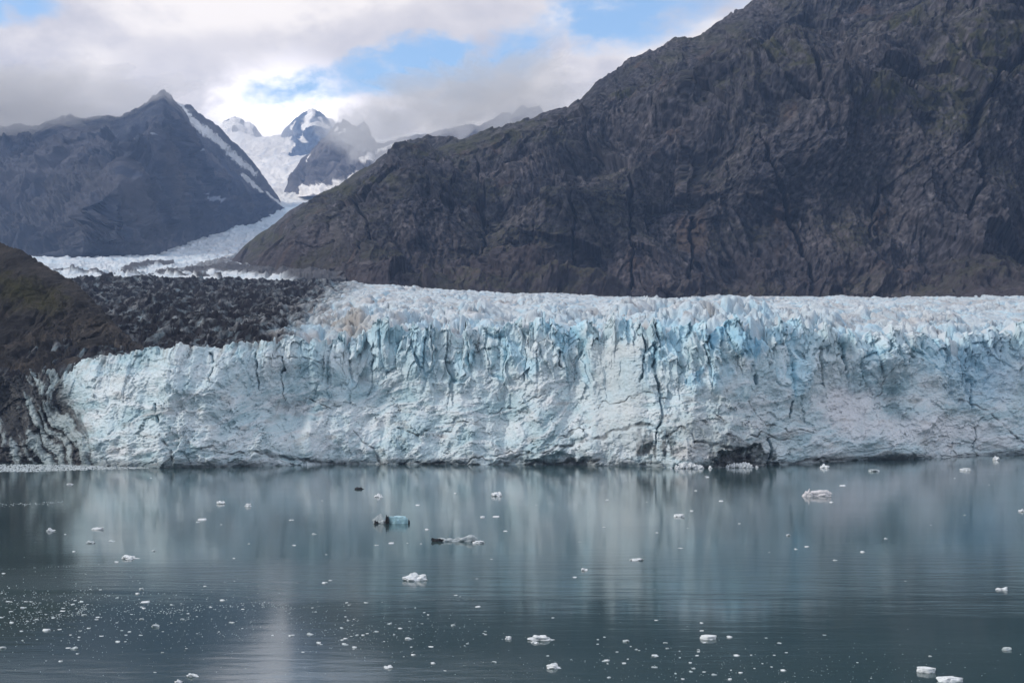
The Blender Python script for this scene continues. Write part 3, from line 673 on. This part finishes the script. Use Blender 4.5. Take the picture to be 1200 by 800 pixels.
# ============================================================ FLOATING ICE
from mathutils import noise as MN
import bmesh
def flat_mat(name, col, rough=.6, nscale=2.0, amt=.15, bump=.4, bd=.1):
    m, nt, b = new_mat(name); N = NB(nt)
    tc = N.node('ShaderNodeTexCoord'); o = tc.outputs['Object']
    f = N.mr(N.noise(o, nscale, 5, .6), .3, .7, 1 - amt, 1 + amt)
    v = N.node('ShaderNodeCombineXYZ'); [N.put(v.inputs[i], f) for i in range(3)]
    N.put(b.inputs['Base Color'], N.mix(1., (*col, 1), v.outputs[0], 'MULTIPLY')); b.inputs['Roughness'].default_value = rough
    bp = N.node('ShaderNodeBump'); bp.inputs['Strength'].default_value = bump; bp.inputs['Distance'].default_value = bd
    N.put(bp.inputs['Height'], N.noise(o, nscale * 2.5, 5, .6)); N.put(b.inputs['Normal'], bp.outputs[0]); return m
M_WHITE = flat_mat('white_float_ice', (.74, .78, .80)); M_BLUE = flat_mat('clear_blue_ice', (.36, .58, .65), .25, 1., .2)
M_GREYI = flat_mat('grey_float_ice', (.50, .56, .58)); M_ROCKD = flat_mat('dark_debris', (.03, .03, .032), .9, 3., .4, .8, .2); M_PINK = flat_mat('pinkish_ice', (.72, .70, .71))
def lump_mesh(name, seed, sx, sy, sz, mat, sub=4, rough=.35, sink=.25, cut=0.0, freq=1.0):
    """an irregular piece of ice sitting in the water, sx by sy across and sz high"""
    bm = bmesh.new(); bmesh.ops.create_icosphere(bm, subdivisions=sub, radius=1)
    o = Vector((seed * 3.7, seed * 1.3, seed * 5.1))
    for v in bm.verts:
        p = v.co.copy(); q = p * freq + o
        n = MN.noise(q * 1.2) * .9 + MN.noise(q * 2.7) * .45 + MN.noise(q * 6) * .18
        c = MN.voronoi(q * 1.6)[0]; n += (c[1] - c[0] - .3) * .45
        v.co = p * (1 + rough * n * 1.6)
        if v.co.z > 0: v.co.z *= 1 + rough * 1.8 * MN.noise(Vector((q.x * 1.5, q.y * 1.5, seed)))
        if cut and v.co.z > cut: v.co.z = cut + (v.co.z - cut) * .15
    xs = [v.co.x for v in bm.verts]; ys = [v.co.y for v in bm.verts]; zs = [v.co.z for v in bm.verts]
    kx, ky = sx / (max(xs) - min(xs)), sy / (max(ys) - min(ys)); kz = sz / max(zs); cx = (max(xs) + min(xs)) / 2
    for v in bm.verts:
        v.co.x = (v.co.x - cx) * kx; v.co.y *= ky; v.co.z = v.co.z * kz if v.co.z > 0 else v.co.z * sink * sz
    me = bpy.data.meshes.new(name); bm.to_mesh(me); bm.free(); me.materials.append(mat)
    return me
def wpos(px, py, z=0):
    D = H * F / (py - HY); return Vector(((px - CX) / F * D, D, z))
def mpx(py): return H / (py - HY)            # metres per picture unit at that waterline
def link(name, me, loc=(0, 0, 0), parent=None, rz=0, sc=(1, 1, 1)):
    o = bpy.data.objects.new(name, me); COL.objects.link(o); o.location = loc; o.rotation_euler = (0, 0, rz); o.scale = sc
    if parent: o.parent = parent
    return o
def solo(px, py, w, h, seed, label, mat=None, name='ice_floe', cat='ice floe', dep=.55, group=None, rough=.38, rz=0, cut=0, sub=4):
    m = mpx(py); o = link(name, lump_mesh(name, seed, w * m, w * m * dep + h * m, h * m, mat or M_WHITE, sub, rough, .3, cut), wpos(px, py), rz=rz)
    return tag(o, label, cat, group)
# the half blue berg
m = mpx(614)
b = empty('iceberg', wpos(457, 613)); tag(b, 'low iceberg of clear blue ice with a white end and black debris across its middle', 'iceberg')
link('blue_ice', lump_mesh('blue_ice', 3, 29 * m, 10 * m, 9 * m, M_BLUE, 4, .24, .3, .6), (9 * m, 0, 0), b)
link('white_ice', lump_mesh('white_ice', 5, 21 * m, 9 * m, 11.5 * m, M_GREYI, 4, .5, .3), (-11 * m, .5, 0), b)
link('rock_debris', lump_mesh('rock_debris', 8, 5 * m, 6 * m, 11.5 * m, M_ROCKD, 3, .5, .3), (-3.0 * m, -3.5 * m, -.1), b)
link('rock_debris', lump_mesh('rock_debris', 9, 6 * m, 4 * m, 4.5 * m, M_ROCKD, 3, .4, .3), (-16 * m, -4 * m, 0), b)
link('rock_debris', lump_mesh('rock_debris', 10, 3 * m, 4 * m, 5 * m, M_ROCKD, 3, .4, .3), (22.5 * m, -2 * m, 0), b)
# wavy white berg with a stone at one end
m = mpx(633)
b = empty('iceberg', wpos(534, 634)); tag(b, 'long wavy white iceberg with dark rock on its left end', 'iceberg')
link('ice', lump_mesh('ice', 14, 34 * m, 7 * m, 8 * m, M_GREYI, 4, .45, .3), (9 * m, 0, 0), b)
link('ice_tail', lump_mesh('ice_tail', 15, 26 * m, 6 * m, 4.2 * m, M_GREYI, 4, .4, .3), (-11 * m, 0, 0), b)
link('rock_debris', lump_mesh('rock_debris', 16, 15 * m, 4 * m, 4.6 * m, M_ROCKD, 4, .5, .3), (-21 * m, -1.5 * m, 0), b)
solo(561, 636, 15, 3, 17, 'thin flat floe just right of the long wavy iceberg', cut=.4)
b = solo(487, 679, 31, 8.5, 20, 'bright white lumpy iceberg alone in the middle of the water', name='iceberg', cat='iceberg', rough=.45)
m = mpx(581); b = empty('iceberg', wpos(957, 581)); tag(b, 'pinkish white two humped iceberg on the right below the cliff', 'iceberg')
link('ice', lump_mesh('ice', 22, 27 * m, 8 * m, 7.5 * m, M_PINK, 4, .35, .3), (5 * m, 0, 0), b); link('ice_hump', lump_mesh('ice_hump', 27, 14 * m, 7 * m, 9.5 * m, M_PINK, 4, .4, .3), (-11 * m, -1, 0), b)
solo(1085, 787, 22, 6, 23, 'tilted oblong white floe in the lower right corner', rz=-.5, dep=.3, cut=.5, name='ice_floe', rough=.25)
solo(1113, 798, 31, 6, 24, 'longest oblong white floe at the bottom edge on the right', rz=-.12, dep=.3, cut=.5, rough=.22)
solo(634, 749, 33, 6, 25, 'crumbly white floe at the bottom left of centre', rough=.5); solo(649, 782, 18, 5.5, 26, 'tapered white floe low in the water below the crumbly one', rough=.35)
solo(830, 748, 20, 4.5, 28, 'flat white floe with square ends right of the middle', cut=.4, rough=.2); solo(153, 654, 23, 4.5, 29, 'ragged white floe on the left under the reflected cliff', rough=.5)
solo(1174, 691, 14, 4, 30, 'single white floe near the right edge halfway down the water'); solo(1179, 761, 12, 3.4, 31, 'grey white floe near the right edge low in the picture', M_GREYI, cut=.4)
solo(444, 582, 12, 4.5, 32, 'rounded white floe just above the half blue iceberg'); solo(582, 581, 13, 5.5, 33, 'rounded white floe up right of the half blue iceberg')
solo(596, 748, 10, 3, 34, 'small flat floe touching the left of the crumbly floe', cut=.4); solo(627, 753, 10, 2.4, 35, 'narrow floe in front of the crumbly floe')
solo(796, 605, 14, 3, 36, 'low floe with a dark lump on its right end', M_WHITE, cut=.4); 
solo(746, 656, 17, 2.2, 37, 'thin line like floe in the reflection of the tall cleft', cut=.3); solo(685, 668, 8, 3, 38, 'small peaked floe left of the thin line like floe')
solo(421, 573, 12, 2.6, 39, 'dark strip of dirty ice near the glacier front', M_ROCKD); solo(966, 548, 11, 5, 40, 'white floe close under the cliff on the right')
solo(1025, 552, 15, 2.4, 41, 'thin grey floe under the cliff right of the scoop', M_GREYI, cut=.4); solo(1132, 551, 15, 3, 42, 'thin white floe under the cliff near the right edge', cut=.5)
solo(1167, 539, 9, 5, 43, 'upright chunk of ice at the foot of the cliff near the right edge'); solo(1197, 599, 9, 3.2, 44, 'white floe cut by the right edge of the view')
solo(226, 792, 15, 4, 45, 'white floe at the bottom edge left of the bright reflection'); solo(209, 799, 11, 4, 46, 'white floe cut by the bottom edge on the left'); solo(455, 782, 11, 3.6, 47, 'white floe at the bottom edge right of the bright reflection')
solo(115, 620, 15, 2.4, 48, 'thin flat floe in the left part of the reflected cliff', cut=.3); solo(59, 622, 12, 4, 49, 'small ragged floe far left in the dark reflection', rough=.5); solo(106, 636, 11, 3, 50, 'small grey floe below the thin flat one on the left', M_GREYI)
solo(259, 590, 10, 3.6, 51, 'white floe under the left part of the cliff'); solo(291, 593, 9, 3.6, 52, 'white floe a little right of its twin under the left cliff')
# ice rubble against the cliff
def heap(px, py, w, h, seed, label):
    m = mpx(py); e = empty('ice_rubble_heap', wpos(px, py) + Vector((0, 3, 0))); tag(e, label, 'ice heap')
    bm_ = lump_mesh('rubble_mound', seed, w * m, w * m * .35, h * m, M_WHITE, 5, .5, .2, 0, 2.0); link('rubble_mound', bm_, (0, 0, 0), e)
    me = lump_mesh('ice_block', seed + 1, 3, 2.4, 1.9, M_WHITE, 3, .5, .6)
    r = random.Random(seed)
    for i in range(int(w * .7)):
        t = r.gauss(0, .27) * w * m; k = r.uniform(.35, 1.0)
        o = link('ice_block', me, (t, -w * m * .12 * r.uniform(.5, 1.5), h * m * .5 * max(0, 1 - abs(t) / (w * m * .5)) * r.random()), e, r.uniform(0, 6), (k, k, k))
heap(740, 545, 58, 9, 61, 'broad heap of fallen white ice left of the dark cave'); heap(808, 549, 34, 10, 64, 'knobbly heap of fallen ice in front of the dirty ice dome'); heap(868, 548, 34, 7, 72, 'low heap of fallen ice before the dark cave mouth')
# small pieces that one can count
protos = [lump_mesh('ice_fragment', 90 + i, 1, .8, .13 + .05 * (i % 3), (M_WHITE, M_WHITE, M_GREYI)[i % 3], 2, .45, .4, (.4 if i % 2 else 0)) for i in range(9)]
R = random.Random(5)
def near_line(pl, s):
    t = R.random() * (len(pl) - 1); i = int(t); t -= i
    return pl[i][0] * (1 - t) + pl[i + 1][0] * t, pl[i][1] * (1 - t) + pl[i + 1][1] * t + R.gauss(0, s)
areas = [ # count, sampler, label, group
    (95, lambda: (abs(R.gauss(110, 95)), R.gauss(722, 24)), 'small white ice fragment in the speckled drift at the lower left', 'ice fragments in the lower left drift'),
    (52, lambda: (R.gauss(450, 70), R.gauss(742, 20)), 'small white ice fragment right of the bright reflection', 'ice fragments right of the bright reflection'),
    (60, lambda: (R.gauss(800, 120), R.gauss(768, 19)), 'small white ice fragment on the dark water at the lower right', 'ice fragments at the lower right'),
    (60, lambda: (R.uniform(0, 1200), R.uniform(556, 690)), 'small white ice fragment on the open water before the glacier', 'ice fragments on the open water')]
for n, f, lab, grp in areas:
    k = 0
    while k < n:
        px, py = f()
        if not (1 < px < 1199 and 552 < py < 799): continue
        if grp.endswith('open water') and py > 690 or grp.endswith('lower right') and px < 570: continue
        w_ = min(11, max(2.6, R.lognormvariate(1.45, .42))) * mpx(py)
        o = link('ice_fragment', protos[R.randrange(9)], wpos(px, py), None, R.uniform(-.7, .7), (w_, w_, w_ * R.uniform(.7, 1.3)))
        tag(o, lab, 'ice fragment', grp); k += 1
# brash too fine to count
def brash():
    pts = []
    def add(n, f, lo, hi):
        for _ in range(n):
            px, py = f()
            if py > 546: pts.append((px, py, R.uniform(lo, hi) ** 1.0))
    add(900, lambda: (abs(R.gauss(110, 110)), R.gauss(712, 16)), .5, 2.2)
    add(420, lambda: (R.uniform(0, 300), R.gauss(745, 22)), .5, 1.8)
    add(520, lambda: (R.gauss(440, 65), R.gauss(738, 16)), .5, 1.8)
    add(600, lambda: (R.gauss(850, 150), R.gauss(785, 16)), .5, 1.7)
    add(240, lambda: (R.uniform(0, 1200), R.uniform(548, 800)), .5, 1.6)
    add(170, lambda: near_line([(0, 731), (60, 723), (90, 719), (100, 712)], 1.6), .5, 2.2)
    add(200, lambda: near_line([(185, 718), (230, 712), (300, 707), (345, 712)], 1.8), .5, 2.4)
    add(150, lambda: near_line([(340, 713), (420, 706), (500, 703), (560, 702)], .4), .4, 1.3)
    add(120, lambda: near_line([(0, 591), (40, 590), (75, 588)], 1.2), .5, 1.8)
    add(60, lambda: near_line([(0, 667), (60, 664), (110, 663)], .3), .4, 1.3)
    V, Fc = [], []
    for px, py, w_ in pts:
        if py == 0: py = 0
        V_n = len(V); c = wpos(px, py); k = w_ * mpx(py) * .58
        j = lambda s: 1 + R.uniform(-s, s)
        V += [(c.x - k * j(.3), c.y, -.03), (c.x, c.y - k * j(.4), -.03), (c.x + k * j(.3), c.y, -.03), (c.x, c.y + k * j(.4), -.03), (c.x + k * R.uniform(-.4, .4), c.y + k * R.uniform(-.3, .3), k * R.uniform(.25, .6)), (c.x - k * R.uniform(.1, .5), c.y, k * R.uniform(.1, .4))]
        a = V_n; Fc += [(a, a + 1, a + 4), (a + 1, a + 2, a + 4), (a + 2, a + 3, a + 4), (a + 3, a, a + 5), (a, a + 4, a + 5), (a + 3, a + 5, a + 4)]
    # the packed belt along the foot of the debris covered ice
    for _ in range(2600):
        px = R.triangular(-80, 210, 20); top = 543 + max(0, px - 60) * .018; wd = 8.5 * (1 - max(0, px - 40) / 190)
        py = top + R.random() * max(1, wd) + 1.0; c = wpos(px, py); k = R.uniform(.4, 1.7) * mpx(py)
        a = len(V); V += [(c.x - k, c.y, -.03), (c.x, c.y - k, -.03), (c.x + k, c.y, -.03), (c.x, c.y + k, -.03), (c.x + k * R.uniform(-.4, .4), c.y, k * R.uniform(.2, .5))]
        Fc += [(a, a + 1, a + 4), (a + 1, a + 2, a + 4), (a + 2, a + 3, a + 4), (a + 3, a, a + 4)]
    me = bpy.data.meshes.new('brash_ice'); me.from_pydata(V, [], Fc); me.materials.append(M_GREYI)
    o = bpy.data.objects.new('brash_ice', me); COL.objects.link(o); tag(o, 'fine crushed ice speckling the water in drifts and belts', 'brash ice', kind='stuff')
brash()


# ============================================================ LOW CLOUD ON THE SUMMITS
def clouds(px, py, D, rx, rz, ry, dens, seed, label, tilt=0.0):
    bm = bmesh.new(); bmesh.ops.create_icosphere(bm, subdivisions=6, radius=1)
    o = Vector((seed * 2.7, seed * 5.3, seed))
    s = Vector((rx / F * D, ry, rz / F * D)); c = Vector((X_(px, D), D, Z_(py, D)))
    for v in bm.verts:
        p = v.co.copy(); q = Vector((p.x * rx / rz, p.y * 2, p.z)) * 1.1 + o
        n = MN.noise(q) * .75 + MN.noise(q * 2.1) * .45 + MN.noise(q * 4.3) * .26 + MN.noise(q * 9) * .14
        p *= max(.15, 1 + n * .62)
        v.co = Vector((p.x * s.x, p.y * s.y, p.z * s.z + p.x * s.x * tilt)) + c
    me = bpy.data.meshes.new('cloud_bank'); bm.to_mesh(me); bm.free()
    m_ = bpy.data.materials.new('clouds'); m_.use_nodes = True; n_ = m_.node_tree; n_.nodes.clear()
    out = n_.nodes.new('ShaderNodeOutputMaterial'); vo = n_.nodes.new('ShaderNodeVolumePrincipled')
    vo.inputs['Color'].default_value = (1, .99, .98, 1); vo.inputs['Density'].default_value = dens; vo.inputs['Anisotropy'].default_value = .1
    n_.links.new(vo.outputs[0], out.inputs['Volume']); me.materials.append(m_)
    ob = bpy.data.objects.new('cloud_bank', me); COL.objects.link(ob); tag(ob, label, 'clouds', kind='stuff')
clouds(45, 124, 4750, 160, 32, 460, .0022, 1, 'mist lying along the left crest of the pyramid mountain', .03)
clouds(-60, 124, 4700, 150, 34, 460, .0022, 2, 'mist over the far left crest')
clouds(302, 160, 8200, 42, 20, 380, .0012, 3, 'mist filling the gap between the two snowy summits')
clouds(432, 160, 5700, 52, 26, 380, .0024, 4, 'mist hiding the top of the grey ridge', -.1)
clouds(560, 116, 5300, 125, 30, 480, .0030, 5, 'mist over the ridge behind the right wall', .14)


# ============================================================ SKY, SUN, CAMERA
SUN_EL, SUN_AZ = 34.0, -103.0     # azimuth from +Y towards +X; the sun stands to the left
w = bpy.data.worlds.new('World'); scene.world = w; w.use_nodes = True
nt = w.node_tree; N = NB(nt)
bg = nt.nodes['Background']
sky = N.node('ShaderNodeTexSky', sky_type='NISHITA'); sky.sun_disc = False
sky.sun_elevation = math.radians(SUN_EL); sky.sun_rotation = math.radians(SUN_AZ); sky.altitude = 50; sky.air_density = 1.0; sky.dust_density = .6; sky.ozone_density = 1.5
tc = N.node('ShaderNodeTexCoord'); nrm = N.node('ShaderNodeVectorMath', operation='NORMALIZE'); N.put(nrm.inputs[0], tc.outputs['Generated'])
D_ = nrm.outputs[0]
sp = N.node('ShaderNodeSeparateXYZ'); N.put(sp.inputs[0], D_)
dxs, dys, dzs = sp.outputs
az = N.m('ARCTAN2', dxs, dys); el = N.m('ARCSINE', dzs)
cv = N.node('ShaderNodeCombineXYZ'); N.put(cv.inputs[0], az); N.put(cv.inputs[1], N.m('MULTIPLY', el, 1.7))
cvo = cv.outputs[0]
n1 = N.noise(cvo, 5.5, 8, .58, .15); n2 = N.noise(cvo, 13., 7, .6, .2); n3 = N.noise(cvo, 3.0, 6, .55, .1); n4 = N.noise(cvo, 24, 5, .6)
wa = N.m('ADD', az, N.m('MULTIPLY', N.m('SUBTRACT', n2, .5), .10)); we = N.m('ADD', el, N.m('MULTIPLY', N.m('SUBTRACT', n1, .5), .07))
def gap(px, py, rx, ry, rot):
    a0 = math.atan((px - CX) / F); e0 = math.atan((HY - py) / F * math.cos(a0)); c, s = math.cos(rot), math.sin(rot)
    da = N.m('SUBTRACT', wa, a0); de = N.m('SUBTRACT', we, e0)
    p = N.m('DIVIDE', N.m('ADD', N.m('MULTIPLY', da, c), N.m('MULTIPLY', de, s)), rx / F)
    q = N.m('DIVIDE', N.m('SUBTRACT', N.m('MULTIPLY', de, c), N.m('MULTIPLY', da, s)), ry / F)
    return N.m('SUBTRACT', 1.0, N.m('ADD', N.m('MULTIPLY', p, p), N.m('MULTIPLY', q, q)))
gaps = [gap(462, 86, 195, 28, .17), gap(570, 66, 110, 42, .35), gap(770, 12, 120, 40, .30), gap(12, 12, 50, 26, .2), gap(880, -60, 260, 60, .3)]
g = gaps[0]
for q in gaps[1:]: g = N.m('MAXIMUM', g, q)
gen = N.mr(n3, .60, .70)                                  # openings elsewhere in the sky
infr = N.mr(el, .30, .42)
clear = N.m('MAXIMUM', N.mr(N.m('ADD', g, N.m('ADD', N.m('MULTIPLY', N.m('SUBTRACT', n2, .5), 3.6), N.m('MULTIPLY', N.m('SUBTRACT', n4, .5), 2.2))), -.35, 1.0), N.m('MULTIPLY', gen, infr))
cloud = N.m('SUBTRACT', 1.0, clear)
# cloud tone: bright tops, grey lavender bellies
tone = N.mr(N.m('ADD', N.m('MULTIPLY', n1, .75), N.m('MULTIPLY', n2, .35)), .42, .62)
belly = gap(480, 35, 300, 36, .25)
belly2 = gap(230, 75, 130, 45, .3)
bell = N.m('MULTIPLY', N.mr(N.m('ADD', N.m('MAXIMUM', belly, belly2), N.m('MULTIPLY', N.m('SUBTRACT', n1, .5), 1.4)), -.1, .9), .55)
tone = N.m('MULTIPLY', tone, N.m('SUBTRACT', 1.0, bell))
over = N.mr(el, .35, .9)
cc = N.mix(tone, (.41, .388, .405, 1), (.72, .66, .61, 1))
glow = N.mr(gap(328, 185, 75, 85, 0), -1.6, 1.0)
gl = N.node('ShaderNodeCombineXYZ'); [N.put(gl.inputs[i], N.m('ADD', 1.0, N.m('MULTIPLY', glow, 1.3))) for i in range(3)]
cc = N.mix(1.0, cc, gl.outputs[0], 'MULTIPLY')
cc = N.mix(over, cc, (.40, .41, .45, 1))
cc = N.mix(N.mr(dys, .35, -.25), cc, (.40, .41, .44, 1))
bgc = N.node('ShaderNodeBackground'); N.put(bgc.inputs[0], cc); bgc.inputs[1].default_value = 1.0
bg.inputs[1].default_value = .125
hs = N.node('ShaderNodeHueSaturation'); N.put(hs.inputs['Color'], sky.outputs[0]); hs.inputs['Saturation'].default_value = 1.08
N.put(bg.inputs[0], hs.outputs[0])
mx = N.node('ShaderNodeMixShader'); N.put(mx.inputs[0], cloud); nt.links.new(bg.outputs[0], mx.inputs[1]); nt.links.new(bgc.outputs[0], mx.inputs[2])
nt.links.new(mx.outputs[0], nt.nodes['World Output'].inputs[0])
w.cycles.sampling_method = 'MANUAL'; w.cycles.sample_map_resolution = 512

sl = bpy.data.lights.new('sun', 'SUN'); sl.energy = 1.15; sl.angle = math.radians(10); sl.color = (1, .93, .84)
so = bpy.data.objects.new('sun', sl); COL.objects.link(so)
e, a = math.radians(SUN_EL), math.radians(SUN_AZ)
dirv = Vector((math.sin(a) * math.cos(e), math.cos(a) * math.cos(e), math.sin(e)))
so.rotation_euler = dirv.to_track_quat('Z', 'Y').to_euler()

cam = bpy.data.cameras.new('camera'); co = bpy.data.objects.new('camera', cam); COL.objects.link(co)
co.location = (0, 0, H); co.rotation_euler = (math.radians(90), 0, 0)
cam.sensor_width = 36; cam.lens = 36 * F / 1200; cam.shift_y = (HY - 400) / 1200
cam.clip_start = .5; cam.clip_end = 60000
scene.camera = co

# air between the eye and the far mountains
def haze():
    m = bpy.data.materials.new('haze_air'); m.use_nodes = True; n = m.node_tree; n.nodes.clear()
    o = n.nodes.new('ShaderNodeOutputMaterial'); v = n.nodes.new('ShaderNodeVolumePrincipled')
    v.inputs['Color'].default_value = (.40, .60, 1.0, 1); v.inputs['Density'].default_value = HAZE; v.inputs['Anisotropy'].default_value = .2
    n.links.new(v.outputs[0], o.inputs['Volume'])
    x0, x1, y0, y1, z0, z1 = -11500, 11500, -2600, 11600, -2, 1950
    me = bpy.data.meshes.new('haze')
    me.from_pydata([(x0, y0, z0), (x1, y0, z0), (x1, y1, z0), (x0, y1, z0), (x0, y0, z1), (x1, y0, z1), (x1, y1, z1), (x0, y1, z1)], [], [(0, 3, 2, 1), (4, 5, 6, 7), (0, 1, 5, 4), (1, 2, 6, 5), (2, 3, 7, 6), (3, 0, 4, 7)])
    me.materials.append(m); ob = bpy.data.objects.new('haze', me); COL.objects.link(ob); tag(ob, kind='stuff')
HAZE = 5.5e-5
haze()

vs = scene.view_settings; vs.view_transform = 'Standard'; vs.look = 'None'; vs.gamma = 1; vs.exposure = .86; vs.use_curve_mapping = False
cy = scene.cycles
cy.max_bounces = 5; cy.diffuse_bounces = 2; cy.glossy_bounces = 2; cy.transmission_bounces = 0; cy.volume_bounces = 1; cy.use_denoising = True
cy.caustics_reflective = False; cy.caustics_refractive = False
try: cy.volume_step_rate = 1
except Exception: pass
